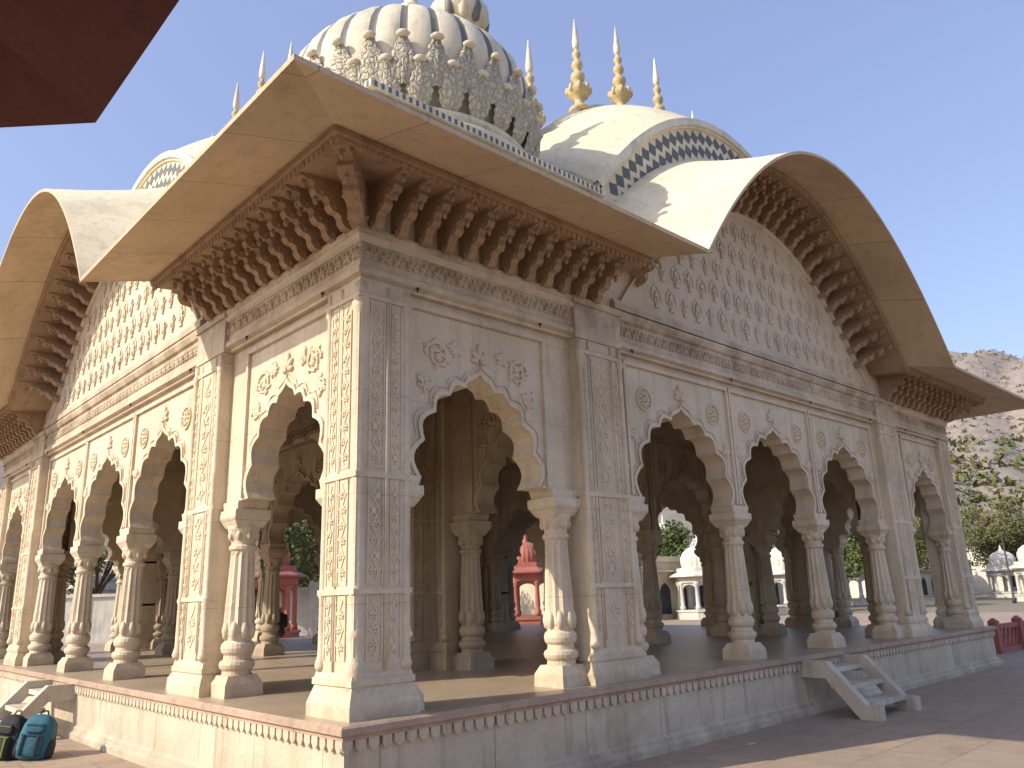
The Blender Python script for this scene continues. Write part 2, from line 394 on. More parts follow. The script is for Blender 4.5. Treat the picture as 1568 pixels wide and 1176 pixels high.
# plinth
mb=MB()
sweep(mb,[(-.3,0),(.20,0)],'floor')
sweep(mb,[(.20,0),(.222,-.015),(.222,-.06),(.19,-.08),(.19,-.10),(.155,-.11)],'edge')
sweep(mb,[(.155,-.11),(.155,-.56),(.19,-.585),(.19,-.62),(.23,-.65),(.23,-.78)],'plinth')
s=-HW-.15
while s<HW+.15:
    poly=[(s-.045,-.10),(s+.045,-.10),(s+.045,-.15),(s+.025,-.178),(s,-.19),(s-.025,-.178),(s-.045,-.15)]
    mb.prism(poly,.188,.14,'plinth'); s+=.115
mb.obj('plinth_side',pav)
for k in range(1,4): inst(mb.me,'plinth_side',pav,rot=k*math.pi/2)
mb=MB(); a=HW-.3; mb.add([(-a,-a,0),(a,-a,0),(a,a,0),(-a,a,0)],[(0,1,2,3)],'floor'); mb.obj('floor',pav)
# entablature + tympanum
mb=MB()
sweep(mb,[(-.42,ZT),(-.02,ZT),(-.02,3.65),(.035,3.67),(.035,3.73),(.005,3.75),(.005,3.99),(.04,4.01),(.07,4.07),(.07,4.10),(-.42,4.10)],'marble',closed=True)
s=-HW+.1
while s<HW:
    bud(mb,s,3.83,.75,.004,'marble'); mb.ell((s+.075,-HW-.006,3.93),(.022,.018,.022),'marble'); s+=.15
for s in(-3.93,3.93):
    mb.box(s-.39,s+.39,-HW-.055,-HW+.1,ZT+.003,4.02,'marble'); mb.box(s-.42,s+.42,-HW-.085,-HW+.1,4.02,4.097,'marble')
top=[(s,C(s)+.24) for s in cs]
mb.prism([(-HW+.01,4.10),(HW-.01,4.10),(HW-.01,4.57)]+list(reversed(top))+[(-HW+.01,4.57)],0,-.4,'tymp')
mb.box(-3.62,3.62,-HW-.075,-HW,4.12,4.20,'marble'); mb.box(-3.6,3.6,-HW-.045,-HW,4.2,4.25,'tymp')
row=0; z=4.36; rv=random.Random(4)
while z<6.5:
    s=-3.6+(.16 if row%2 else 0)
    while s<3.6:
        if min(C(s-.08),C(s+.08))-.34>z+.33:
            w2=.105; q=rv.random(); zj=z+rv.uniform(-.012,.012); sj=s+rv.uniform(-.012,.012); k=rv.uniform(.88,1.08)
            nich=[(sj-w2,zj+.10),(sj-w2,zj+.20),(sj-w2*.75,zj+.265),(sj-w2*.35,zj+.29),(sj,zj+.335),(sj+w2*.35,zj+.29),(sj+w2*.75,zj+.265),(sj+w2,zj+.20),(sj+w2,zj+.10)]
            inn=[(sj+(p[0]-sj)*.86,zj+.10+(p[1]-zj-.10)*.87) for p in nich]
            if q<.75: mb.band(nich,inn,.014,-.01,'tymp')
            v=[(.035,0),(.02,.02),(.045,.06),(.055,.10),(.04,.145),(.015,.165),(.015,.21),(.035,.24),(.0,.265)]
            if q<.35: v=[(.05,0),(.05,.015),(.02,.03),(.06,.08),(.065,.12),(.03,.15),(.05,.19),(.02,.22),(.0,.25)]
            elif q<.55: v=[(.03,0),(.02,.03),(.03,.09),(.06,.11),(.03,.15),(.055,.18),(.02,.22),(.0,.27)]
            mb.prism([(sj+a*k,zj+b*k) for a,b in v]+[(sj-a*k,zj+b*k) for a,b in reversed(v[:-1])],.024,-.005,'tymp',back=False)
            mb.ell((sj,-HW-.02,zj+.10),(.04,.028,.05),'tymp',seg=8)
            if q>.5:
                for a in(-.9,.9): mb.ell((sj+math.sin(a)*.08,-HW-.005,zj+.16),(.014,.02,.04),'tymp',Rsz(a))
        s+=.305
    z+=.382; row+=1
for sg in(-1,1):
    for s in(6.45,4.85,3.3,1.135):
        mb.lathe([(.008,0),(.008,.03),(.018,.03),(.018,.042)],sg*s,-HW-.03,8,'iron',z0=3.62)
mb.obj('entablature',pav)
for k in range(1,4): inst(mb.me,'entablature',pav,rot=k*math.pi/2)
# brackets
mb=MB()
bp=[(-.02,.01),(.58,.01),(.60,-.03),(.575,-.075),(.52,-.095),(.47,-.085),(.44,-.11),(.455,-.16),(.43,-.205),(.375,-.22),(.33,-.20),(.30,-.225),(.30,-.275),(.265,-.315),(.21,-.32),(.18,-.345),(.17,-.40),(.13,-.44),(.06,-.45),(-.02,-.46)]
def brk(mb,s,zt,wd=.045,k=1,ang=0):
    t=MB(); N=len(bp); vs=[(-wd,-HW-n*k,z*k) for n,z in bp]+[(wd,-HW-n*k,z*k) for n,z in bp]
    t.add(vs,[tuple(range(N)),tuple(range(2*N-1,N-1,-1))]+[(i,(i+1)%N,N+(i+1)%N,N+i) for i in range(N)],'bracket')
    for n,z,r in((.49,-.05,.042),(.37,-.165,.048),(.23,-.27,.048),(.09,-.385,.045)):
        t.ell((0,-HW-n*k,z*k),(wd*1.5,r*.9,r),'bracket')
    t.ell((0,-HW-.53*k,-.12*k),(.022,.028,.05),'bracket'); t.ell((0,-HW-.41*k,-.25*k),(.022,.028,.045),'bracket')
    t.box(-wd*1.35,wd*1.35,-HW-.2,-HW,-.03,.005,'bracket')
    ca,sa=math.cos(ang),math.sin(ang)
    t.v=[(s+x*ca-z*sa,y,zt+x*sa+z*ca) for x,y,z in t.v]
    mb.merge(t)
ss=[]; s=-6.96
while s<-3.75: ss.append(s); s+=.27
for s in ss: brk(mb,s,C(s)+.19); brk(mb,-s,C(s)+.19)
cur=[0.0]; s=0
while s<3.40:
    d=2*2.4*s/3.64**2; s+=.305/math.sqrt(1+d*d); cur.append(s)
for s in cur:
    if s>3.5: continue
    for sg in ((1,-1) if s>0 else (1,)):
        d=-2*2.4*s*sg/3.64**2; brk(mb,s*sg,C(s)+.19,ang=math.atan(d)*.85)
t=MB(); brk(t,0,C(7)+.19,.07,1.0)
R=Matrix.Rotation(-math.pi/4,3,'Z')
for i,v in enumerate(t.v):
    q=R@Vector((v[0],(v[1]+HW)*1.38,0)); t.v[i]=(q.x-HW,q.y-HW,v[2])
mb.merge(t)
sweepC(mb,[(.0,.19),(.64,.13),(.68,.14),(.68,.19),(.0,.24)],'bracket',closed=True)
sweepC(mb,[(.0,-.30),(.05,-.30),(.05,-.34),(.02,-.36),(.0,-.36)],'tymp')
s=-7.66
while s<7.68:
    z=C(s)+.135
    mb.add([(s-.03,-HW-.655,z),(s+.03,-HW-.655,z),(s+.03,-HW-.625,z),(s-.03,-HW-.625,z),(s,-HW-.64,z-.07),(s-.028,-HW-.655,z-.035),(s+.028,-HW-.655,z-.035)],[(0,5,4,6,1),(1,6,4,2),(2,4,3),(3,4,5,0)],'bracket')
    s+=.078
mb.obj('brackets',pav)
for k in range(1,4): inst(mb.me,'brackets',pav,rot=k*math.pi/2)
# chajja
mb=MB()
sweepC(mb,[(.60,.215),(1.0,.115),(1.41,.0),(1.41,.045)],'soffit')
sweepC(mb,[(1.41,.045),(.9,.20),(.4,.38),(0,.55),(-.36,.72)],'roof')
mb.obj('chajja',pav)
for k in range(1,4): inst(mb.me,'chajja',pav,rot=k*math.pi/2)
# bangla roof
mb=MB()
N=40; RH=1.12
topc=[(-3.28+6.56*i/N) for i in range(N+1)]
mb.prism([(-3.28,5.0),(3.28,5.0)]+[(s,Cv(s)) for s in reversed(topc)],-.36,-.62,'roof')
vs=[];fs=[];K=22
for i,s in enumerate(topc):
    for j in range(K+1):
        u=-1+2*j/K; n=-2.02+1.72*(-u); 
        z=Cv(s)+RH*(1-abs(u)**1.5)*(1-.12*(s/3.28)**2)
        vs.append((s,-HW-n,z+.02))
for i in range(N):
    for j in range(K): a=i*(K+1)+j; fs.append((a,a+1,a+K+2,a+K+1))
mb.add(vs,fs,'roof',True)
for sg in(0,N):
    edge=[sg*(K+1)+j for j in range(K+1)]
    P=[vs[e] for e in edge]; mb.add(P+[(P[-1][0],P[-1][1],5.0),(P[0][0],P[0][1],5.0)],[tuple(range(len(P)+2))],'roof')
def offsv(off,n=72):
    P=[]
    for i in range(n+1):
        s=-3.28+6.56*i/n; d=-2*2.1*s/3.28**2; L=math.hypot(1,d); P.append((s+d/L*off,Cv(s)-off/L))
    return P
def cvb(o1,o2,n0,n1,mat): mb.band(offsv(o1),offsv(o2),n0,n1,mat)
cvb(-.06,.05,-.29,-.4,'white'); cvb(.05,.09,-.325,-.4,'roof'); cvb(.58,.62,-.33,-.4,'white'); cvb(.62,.80,-.30,-.4,'roof')
def cvp(s,off):
    d=-2*2.1*s/3.28**2; L=math.hypot(1,d); return (s+d/L*off,-HW+.354,Cv(s)-off/L)
sl=[-3.25]
while sl[-1]<3.2:
    s=sl[-1]; d=2*2.1*s/3.28**2; sl.append(s+.12/math.sqrt(1+d*d))
for i in range(1,len(sl)-1):
    for r_ in range(2):
        if (i+r_)%2: continue
        o1=.11+r_*.23
        mb.add([cvp(sl[i-1],o1+.115),cvp(sl[i],o1),cvp(sl[i+1],o1+.115),cvp(sl[i],o1+.23)],[(0,1,2,3)],'slate')
A=[vs[i*(K+1)+K//2] for i in range(N+1)]
tv=[];tf=[]
for x,y,z in A: tv+=[(x,y-.07,z-.04),(x,y-.05,z+.07),(x,y+.05,z+.07),(x,y+.07,z-.04)]
for i in range(N):
    for j in range(3): tf.append((4*i+j,4*i+j+1,4*i+j+5,4*i+j+4))
mb.add(tv,tf,'white')
mb.obj('bangla_roof',pav)
for k in range(1,4): 
    o=inst(mb.me,'bangla_roof',pav,rot=k*math.pi/2)
    if k==3: o.location=(0,.25,0)
fin=[(.17,0),(.19,.05),(.12,.11),(.07,.17),(.08,.24),(.15,.30),(.21,.38),(.20,.44),(.13,.48),(.075,.52),(.065,.58),(.11,.63),(.125,.69),(.115,.74),(.06,.78),(.055,.84),(.09,.88),(.10,.93),(.09,.98),(.05,1.02),(.045,1.08),(.075,1.12),(.075,1.17),(.04,1.21),(.035,1.26)]
fin2=[(.035,1.25),(.06,1.30),(.066,1.38),(.045,1.56),(.008,1.88)]
def finials(lst,k,off=(0,0,0)):
    mb=MB()
    for s in lst:
        z=Cv(s)+RH*(1-.12*(s/3.28)**2)
        mb.lathe(fin,s,-HW+2.02,14,'gold',z0=z); mb.lathe(fin2,s,-HW+2.02,10,'white',z0=z)
        for j in range(8):
            a=j*math.pi/4; mb.ell((s+.19*math.cos(a),-HW+2.02+.19*math.sin(a),z+.42),(.045,.045,.08),'gold')
    mb.obj('finials',pav,loc=off,rot=k*math.pi/2)
finials((-2.74,-1.56,-.40,.78,1.96,2.98),0)
finials((2.74,1.60,.46,-.68,-1.82,-2.9),3,(0,.25,0))
finials((-2.8,-1.68,-.56,.56,1.68,2.8),1); finials((-2.8,-1.68,-.56,.56,1.68,2.8),2)
mb=MB()
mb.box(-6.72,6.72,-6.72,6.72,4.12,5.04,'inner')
mb.box(-3.2,3.2,-3.2,3.2,5.04,8.6,'roof')
mb.obj('roof_slab',pav)
def dome(mb,prof,ribs,cx,cy,z0,z1,petz=None,pr=0,ps=1,mat='dome'):
    seg=ribs*8; vs=[];n=len(prof)
    for r,z in prof:
        for k in range(seg):
            a=2*math.pi*k/seg; w_=1 if z0<z<z1 else 0
            rr=r*(1+w_*(.028*abs(math.sin(math.pi*(k%8)/8))**.6-.02)); vs.append((cx+rr*math.cos(a),cy+rr*math.sin(a),z))
    fs=[];fd=[]
    for i in range(n-1):
        for k in range(seg):
            q=(i*seg+k,i*seg+(k+1)%seg,(i+1)*seg+(k+1)%seg,(i+1)*seg+k)
            (fd if (k%8 in(0,7) and prof[i][1]>=z0-.2 and prof[i+1][1]<=z1+.1) else fs).append(q)
    o=len(mb.v); mb.add(vs,fs,mat,True)
    i_=mb.mi('slate2')
    for f in fd: mb.f.append([a+o for a in f]); mb.m.append(i_); mb.sm.append(True)
    if petz is not None:
        for k in range(ribs):
            for row_ in range(2):
                a=2*math.pi*(k+.5*row_)/ribs; Rz=Matrix.Rotation(a,3,'Z')
                h=(.30,.27)[row_]*ps; zc=petz+(.0,-.25)[row_]*ps; rr=pr+(.0,-.03)[row_]*ps
                tl=(.04,.17)[row_]; T=Rz@Matrix.Rotation(tl,3,'Y')
                L=12; vs2=[];f2=[]
                for i in range(L+1):
                    t=i/L; zz=-h+2*h*t; wd=.175*ps*(math.sin(math.pi*(.12+.80*t))**.7)*(1-.35*t)*(1+.07*math.cos(i*math.pi))
                    bow=.045*ps*math.sin(math.pi*t)+.13*ps*max(0,t-.72)**1.4*2.2
                    for j,(fx,dx) in enumerate(((-1,0),(-.62,.040),(-.3,.022),(0,.060),(.3,.022),(.62,.040),(1,0))):
                        p=T@Vector((bow+dx*ps,fx*wd,zz)); vs2.append((cx+rr*math.cos(a)+p.x,cy+rr*math.sin(a)+p.y,zc+p.z))
                for i in range(L):
                    for j in range(6): q=i*7+j; f2.append((q,q+1,q+8,q+7))
                mb.add(vs2,f2,'leafst',True)
                mb.ell((cx+(rr+.105*ps)*math.cos(a),cy+(rr+.105*ps)*math.sin(a),zc+h*(.97 if row_==0 else .9)),(.06*ps,.085*ps,.040*ps),'dome',Rz,seg=8)
mb=MB()
cc=-5.13
mb.box(-6.74,-3.31,-6.74,-3.31,5.0,5.70,'roof'); 
mb.box(-6.80,-3.30,-6.80,-3.30,5.70,5.76,'white'); mb.box(-6.765,-3.315,-6.765,-3.315,5.76,5.80,'slate'); mb.box(-6.84,-3.29,-6.84,-3.29,5.80,5.88,'white')
s=-6.80
while s<-3.35:
    mb.box(s,s+.035,-6.845,-6.80,5.81,5.87,'slate'); mb.box(-6.845,-6.80,s+.002,s+.037,5.81,5.87,'slate'); s+=.085
prof=[(1.62,5.86),(1.66,5.92),(1.66,5.98),(1.56,6.02),(1.52,6.06),(1.58,6.10),(1.58,6.15),(1.48,6.19),(1.46,6.25),(1.54,6.45),(1.60,6.7),(1.63,6.95),(1.60,7.18),(1.52,7.40),(1.39,7.60),(1.21,7.79),(.98,7.95),(.74,8.06),(.46,8.15),(.3,8.18),(.28,8.21),(.36,8.27),(.34,8.32),(.2,8.36),(.11,8.5),(.17,8.62),(.19,8.72),(.1,8.8),(.08,9.0),(.12,9.1),(.06,9.2),(.02,9.7),(.001,9.72)]
dome(mb,prof,28,cc,cc,6.5,8.1,6.68,1.61,1.0)
for k in range(14):
    a=2*math.pi*k/14; mb.ell((cc+.32*math.cos(a),cc+.32*math.sin(a),8.22),(.08,.08,.06),'gold')
mb.obj('corner_dome',pav)
for k in range(1,4): inst(mb.me,'corner_dome',pav,rot=k*math.pi/2)
mb=MB()
mb.lathe([(2.2,8.4),(2.2,10.4),(2.3,10.45),(2.3,10.6),(1.9,10.65)],0,0,48,'roof')
prof=[(1.7,10.6),(1.8,11.0),(1.82,11.5),(1.78,12.0),(1.64,12.5),(1.42,12.9),(1.1,13.3),(.8,13.55),(.5,13.7),(.35,13.9),(.4,14.1),(.62,14.35),(.75,14.6),(.72,14.85),(.5,14.95),(.3,15.1),(.25,15.3),(.5,15.5),(.5,15.7),(.2,15.9),(.15,16.4),(.001,17.2)]
dome(mb,prof,24,0,0,11,13.6)
for k in range(12):
    a=2*math.pi*k/12; mb.ell((.62*math.cos(a),.62*math.sin(a),14.6),(.16,.16,.38),'slate2' if k%2 else 'dome')
mb.obj('central_dome',pav)
# steps
def steps(name,loc,rot):
    mb=MB()
    for x0 in(-.62,.48):
        prof=[(0,.66),(.34,.66),(.40,.60),(.80,.17),(.96,.17),(.96,0),(.72,0),(.68,.04),(.32,.46),(0,.46)]
        N=len(prof); vs=[(x0,-y,z) for y,z in prof]+[(x0+.14,-y,z) for y,z in prof]
        mb.add(vs,[tuple(range(N)),tuple(range(2*N-1,N-1,-1))]+[(i,(i+1)%N,N+(i+1)%N,N+i) for i in range(N)],'step')
    for i,(y,z) in enumerate(((.18,.56),(.44,.38),(.70,.19))):
        mb.box(-.479,.479,-y-.14,-y+.13,z-.06,z,'step')
    mb.obj(name,None,loc,rot)
steps('marble_steps',(7.22,-.16,0),0)
steps('marble_steps.001',(-.16,7.2,0),-math.pi/2)
# ------------------------------------------------------------ ground
m,nt,b=nt_new('sandstone_paving'); tc=nt.nodes.new('ShaderNodeTexCoord').outputs['Object']
br=nt.nodes.new('ShaderNodeTexBrick'); nt.links.new(tc,br.inputs['Vector']); br.inputs['Scale'].default_value=1
br.inputs['Brick Width'].default_value=1.1; br.inputs['Row Height'].default_value=.62; br.inputs['Mortar Size'].default_value=.008
br.inputs['Color1'].default_value=(.40,.30,.215,1); br.inputs['Color2'].default_value=(.33,.245,.175,1); br.inputs['Mortar'].default_value=(.16,.12,.09,1); br.inputs['Bias'].default_value=0
c_=mixc(nt,ramp(nt,noise(nt,tc,.6,8),.35,.7),br.outputs['Color'],(.30,.23,.17))
c_=mixc(nt,mth(nt,'MULTIPLY',ramp(nt,noise(nt,tc,5,8,.7),.45,.7),.4),c_,(.44,.345,.26))
c_=mixc(nt,mth(nt,'MULTIPLY',ramp(nt,noise(nt,tc,1.6,8,.7),.55,.68),.45),c_,(.17,.13,.10))
nt.links.new(c_,b.inputs['Base Color']); b.inputs['Roughness'].default_value=.85
bpn=nt.nodes.new('ShaderNodeBump'); bpn.inputs['Strength'].default_value=.4; bpn.inputs['Distance'].default_value=.02
nt.links.new(mth(nt,'SUBTRACT',noise(nt,tc,14,6),br.outputs['Fac']),bpn.inputs['Height']); nt.links.new(bpn.outputs[0],b.inputs['Normal'])
M['pave']=m
M['earth']=stone('dry_earth',(.27,.22,.15),(.20,.17,.11),scale=.05,streak=.1)
mb=MB(); mb.add([(-3000,-3000,0),(3000,-3000,0),(3000,3000,0),(-3000,3000,0)],[(0,1,2,3)],'earth'); mb.obj('ground')
mb=MB(); mb.add([(-30,-30,.004),(42,-30,.004),(42,42,.004),(-30,42,.004)],[(0,1,2,3)],'pave'); mb.obj('paved_courtyard')
# ------------------------------------------------------------ chhatris
def chhatri(name,loc,mat,ap_e,ap_c,hcol,base,domer,eavez=None):
    mb=MB(); a0=math.pi/8; k=1/math.cos(a0)
    mb.lathe([(ap_c*k*1.15,0),(ap_c*k*1.15,base*.8),(ap_c*k*1.2,base*.82),(ap_c*k*1.2,base)],0,0,8,mat,False,a0=a0)
    for i in range(8):
        a=a0+i*math.pi/4; x,y=ap_c*k*.97*math.cos(a),ap_c*k*.97*math.sin(a); rr=ap_c*.085
        mb.lathe([(rr*1.5,0),(rr*1.5,.12*hcol),(rr,.16*hcol),(rr*1.1,.3*hcol),(rr*.85,.8*hcol),(rr*1.6,.88*hcol),(rr*1.6,hcol*.92)],x,y,10,mat,z0=base)
    z=base+hcol*.92
    r=ap_c*k
    mb.lathe([(r*.85,z),(r*1.06,z),(r*1.06,z+.25),(r*1.12,z+.27),(r*1.12,z+.33),(r*.85,z+.33)],0,0,8,mat,False,a0=a0)
    for i in range(8):
        a=i*math.pi/4
        hwid=ap_c*math.tan(a0)*.98; h=arch_half(hwid*.8,hwid*.55)
        poly=[(-hwid,0),(-hwid,hwid*.75),(hwid,hwid*.75),(hwid,0)]+[(x,zz) for x,zz in h]+[(0,hwid*.55)]+[(-x,zz) for x,zz in reversed(h)]
        ca,sa=math.cos(a),math.sin(a); n=len(poly); vs=[]
        for d in(ap_c*.98,ap_c*.90):
            for px,pz in poly: vs.append((ca*d-sa*px,sa*d+ca*px,z-hwid*.75+.02+pz))
        mb.add(vs,[tuple(range(n)),tuple(range(2*n-1,n-1,-1))]+[(j,(j+1)%n,n+(j+1)%n,n+j) for j in range(n)],mat)
    ez=z+.32 if eavez is None else eavez
    mb.lathe([(r*1.0,ez+.30*(ap_e-ap_c)+.0),(ap_e*k,ez),(ap_e*k,ez+.07),(r*1.0,ez+.36*(ap_e-ap_c)+.12),(r*1.0,ez+.36*(ap_e-ap_c)+.32),(r*.8,ez+.36*(ap_e-ap_c)+.32)],0,0,8,mat,False,a0=a0)
    z=ez+.36*(ap_e-ap_c)+.3; R=domer
    pr=[(R*.95,z),(R*.98,z+.15*R),(R*1.02,z+.35*R),(R,z+.6*R),(R*.85,z+.9*R),(R*.6,z+1.12*R),(R*.3,z+1.25*R),(R*.15,z+1.3*R),(R*.2,z+1.38*R),(R*.1,z+1.45*R),(R*.1,z+1.55*R),(R*.02,z+1.8*R)]
    vs=[];seg=96
    for rr,zz in pr:
        for q in range(seg):
            a=2*math.pi*q/seg; r3=rr*(1+(.05*abs(math.sin(a*12)) if rr>.25*R else 0)); vs.append((r3*math.cos(a),r3*math.sin(a),zz))
    fs=[(i*seg+q,i*seg+(q+1)%seg,(i+1)*seg+(q+1)%seg,(i+1)*seg+q) for i in range(len(pr)-1) for q in range(seg)]
    mb.add(vs,fs,mat,True)
    return mb.obj(name,None,loc)
chhatri('sandstone_chhatri',(-5.26,-3.90,0),'red',2.41,1.72,2.6,.35,1.6,eavez=3.2)
p=W(35,.010); chhatri('red_chhatri',(p[0],p[1],0),'redpink',1.45,1.1,1.55,.75,.72)
p=W(34,-.315); chhatri('red_chhatri.001',(p[0],p[1],0),'redpink',1.6,1.2,2.0,.5,.95)
# ------------------------------------------------------------ background buildings
M['bwhite']=stone('whitewash',(.68,.65,.58),(.56,.53,.46),streak=.6)
M['bcream']=stone('cream_wall',(.60,.51,.37),(.50,.42,.30),streak=.5)
M['window']=plain('dark_opening',(.03,.03,.035))
for i,(d,r) in enumerate([(58,.64),(66,.665),(72,.60),(64,.42),(50,.33),(46,.225)]):
    p=W(d,r); chhatri('white_chhatri' if i==0 else 'white_chhatri.%03d'%i,(p[0],p[1],0),'bwhite',1.7,1.25,1.6,.5,1.0)
def temple(name,loc,rot,L=16,H=5,n=5,mat='bwhite'):
    e=empty(name,loc,rot); mb=MB()
    mb.box(-L/2,L/2,-3,3,0,H,mat); mb.box(-L/2-.3,L/2+.3,-3.3,3.3,H*.82,H*.85,mat); mb.box(-L/2-.15,L/2+.15,-3.15,3.15,H,H+.3,mat)
    mb.obj('walls',e)
    mb=MB()
    for i in range(n*2):
        x=-L/2+L*(i+.5)/(n*2)
        mb.prism([(x-.4,.3),(x+.4,.3),(x+.4,H*.5),(x+.25,H*.58),(x,H*.63),(x-.25,H*.58),(x-.4,H*.5)],0,-.2,'window')
    mb.v=[(x,y+HW-3.02,z) for x,y,z in mb.v]; mb.obj('windows',e)
    mb=MB()
    for i in range(n):
        x=-L/2+L*(i+.5)/n
        if i%2==0:
            for q in range(6):
                a=q*math.pi/3; mb.lathe([(.09,0),(.07,1.3)],x+.9*math.cos(a),.9*math.sin(a),6,mat,z0=H+.3)
            mb.lathe([(1.1,1.3),(1.45,1.28),(1.0,1.55),(1.02,1.8),(.95,2.1),(.7,2.5),(.35,2.75),(.1,2.85),(.12,3.0),(.02,3.5)],x,0,16,mat,z0=H+.3)
        else: mb.lathe([(.9,0),(.95,.5),(.8,1.1),(.5,1.7),(.2,2.2),(.25,2.4),(.02,3.0)],x,0,12,mat,z0=H+.3)
    mb.obj('domes',e)
rf=math.atan2(F2.y,F2.x)-math.pi/2
temple('white_temple',W(66,.27),rf+.5,18,3.6,5)
temple('white_temple.001',W(85,.47),rf+.6,18,3.2,5)
temple('cream_building',W(48,.105),rf+.6,8,3.2,3,'bcream')
temple('white_temple.002',W(62,-.62),rf-.4,20,3.6,5)
M['house1']=stone('house_wall',(.52,.46,.38),(.43,.37,.30),streak=.5); M['house2']=stone('house_wall_pink',(.50,.37,.29),(.41,.30,.23),streak=.5)
def house(name,loc,rot,w_,d_,h_,mat):
    e=empty(name,loc,rot); mb=MB(); mb.box(-w_/2,w_/2,-d_/2,d_/2,0,h_,mat); mb.box(-w_/2-.1,w_/2+.1,-d_/2-.1,d_/2+.1,h_,h_+.25,'bwhite'); mb.box(-w_/4,w_/8,-d_/4,d_/4,h_+.25,h_+2.2,mat); mb.obj('walls',e)
    mb=MB(); 
    for fz in range(int(h_//2.9)):
        for i in range(int(w_//1.8)):
            x=-w_/2+1+i*1.8; mb.box(x-.3,x+.4,-d_/2-.04,-d_/2+.05,fz*2.9+.9,fz*2.9+2.1,'window'); mb.box(x-.4,x+.5,-d_/2-.3,-d_/2-.05,fz*2.9+2.2,fz*2.9+2.28,'bwhite')
    mb.obj('windows',e)
rh=random.Random(11)
for i in range(32):
    r=rh.uniform(.12,.85) if i<25 else rh.uniform(-.8,-.1); d=rh.uniform(85,160); 
    house('town_house' if i==0 else 'town_house.%03d'%i,W(d,r,rh.uniform(-.5,0)),rf+rh.uniform(-.2,.9),rh.uniform(6,11),rh.uniform(5,8),rh.choice([3.2,3.4,6,6.2]),rh.choice(['house1','house2','bwhite','bcream']))
mb=MB(); mb.box(-20,20,-.2,.2,0,2.2,'bwhite'); mb.box(-20,20,-.3,.3,2.2,2.35,'bwhite')
for i in range(11): mb.box(-20+i*3.8,-19.5+i*3.8,-.35,.35,0,2.6,'bwhite')
mb.obj('boundary_wall',None,W(40,-.62),rf+.1)
mb=MB()
for i in range(7):
    x=i*1.45; mb.box(x-.09,x+.09,-.09,.09,0,.68,'redpink'); mb.frust(x,0,.10,.10,.02,.02,.68,.76,'redpink')
    if i<6:
        mb.box(x+.09,x+1.36,-.05,.05,.0,.12,'redpink'); mb.box(x+.09,x+1.36,-.05,.05,.52,.62,'redpink')
        for j in range(5):
            xx=x+.13+j*.245
            for sg in(-1,1):
                a=(xx,.12) if sg>0 else (xx+.22,.12); b_=(xx+.22,.52) if sg>0 else (xx,.52)
                mb.add([(a[0]-.02,-.03*sg*.9,a[1]),(a[0]+.02,-.03*sg*.9,a[1]),(b_[0]+.02,-.03*sg*.9,b_[1]),(b_[0]-.02,-.03*sg*.9,b_[1]),(a[0]-.02,.035,a[1]),(a[0]+.02,.035,a[1]),(b_[0]+.02,.035,b_[1]),(b_[0]-.02,.035,b_[1])],[(0,1,2,3),(7,6,5,4),(0,4,5,1),(1,5,6,2),(2,6,7,3),(3,7,4,0)],'redpink')
mb.obj('red_jali_railing',None,(16.9,.6,0),-.05)
mb=MB(); mb.lathe([(.12,0),(.12,.3),(.06,.4),(.05,4.6)],0,0,10,'iron'); mb.box(-.03,.9,-.03,.03,4.5,4.56,'iron'); mb.frust(.85,0,.22,.1,.1,.05,4.42,4.56,'iron')
mb.obj('street_lamp',None,W(55,.605),0)
# ------------------------------------------------------------ leaves
def leafmat(name,c,sc=1.2):
    m,nt,b=nt_new(name); oi=nt.nodes.new('ShaderNodeTexCoord').outputs['Object']
    cc_=mixc(nt,ramp(nt,noise(nt,oi,sc,4),.35,.65),c,tuple(x*.5 for x in c)); cc_=mixc(nt,ramp(nt,noise(nt,oi,14,2),.45,.7),cc_,(c[0]*1.6,c[1]*1.35,c[2]))
    nt.links.new(cc_,b.inputs['Base Color']); b.inputs['Roughness'].default_value=.7; return m
M['leaf']=leafmat('foliage',(.085,.12,.03)); M['leaf2']=leafmat('foliage_dry',(.12,.125,.045)); M['scrub']=leafmat('scrub',(.22,.20,.13),.05)
def leaves(mb,cen,rad,n,size,mat):
    c=np.array(cen); d=np.random.normal(size=(n,3)); d/=np.linalg.norm(d,axis=1)[:,None]
    rr=np.random.rand(n)**.45; P=c+d*rr[:,None]*np.array(rad)
    vs=[];fs=[]
    U=np.random.normal(size=(n,3)); U/=np.linalg.norm(U,axis=1)[:,None]; V=np.cross(U,np.random.normal(size=(n,3))); V/=np.linalg.norm(V,axis=1)[:,None]
    sz=size*(.6+.8*np.random.rand(n))
    for i in range(n):
        u=U[i]*sz[i]; v=V[i]*sz[i]*.55; p=P[i]
        vs+=[tuple(p-u),tuple(p+v),tuple(p+u),tuple(p-v)]; fs.append((4*i,4*i+1,4*i+2,4*i+3))
    mb.add(vs,fs,mat)
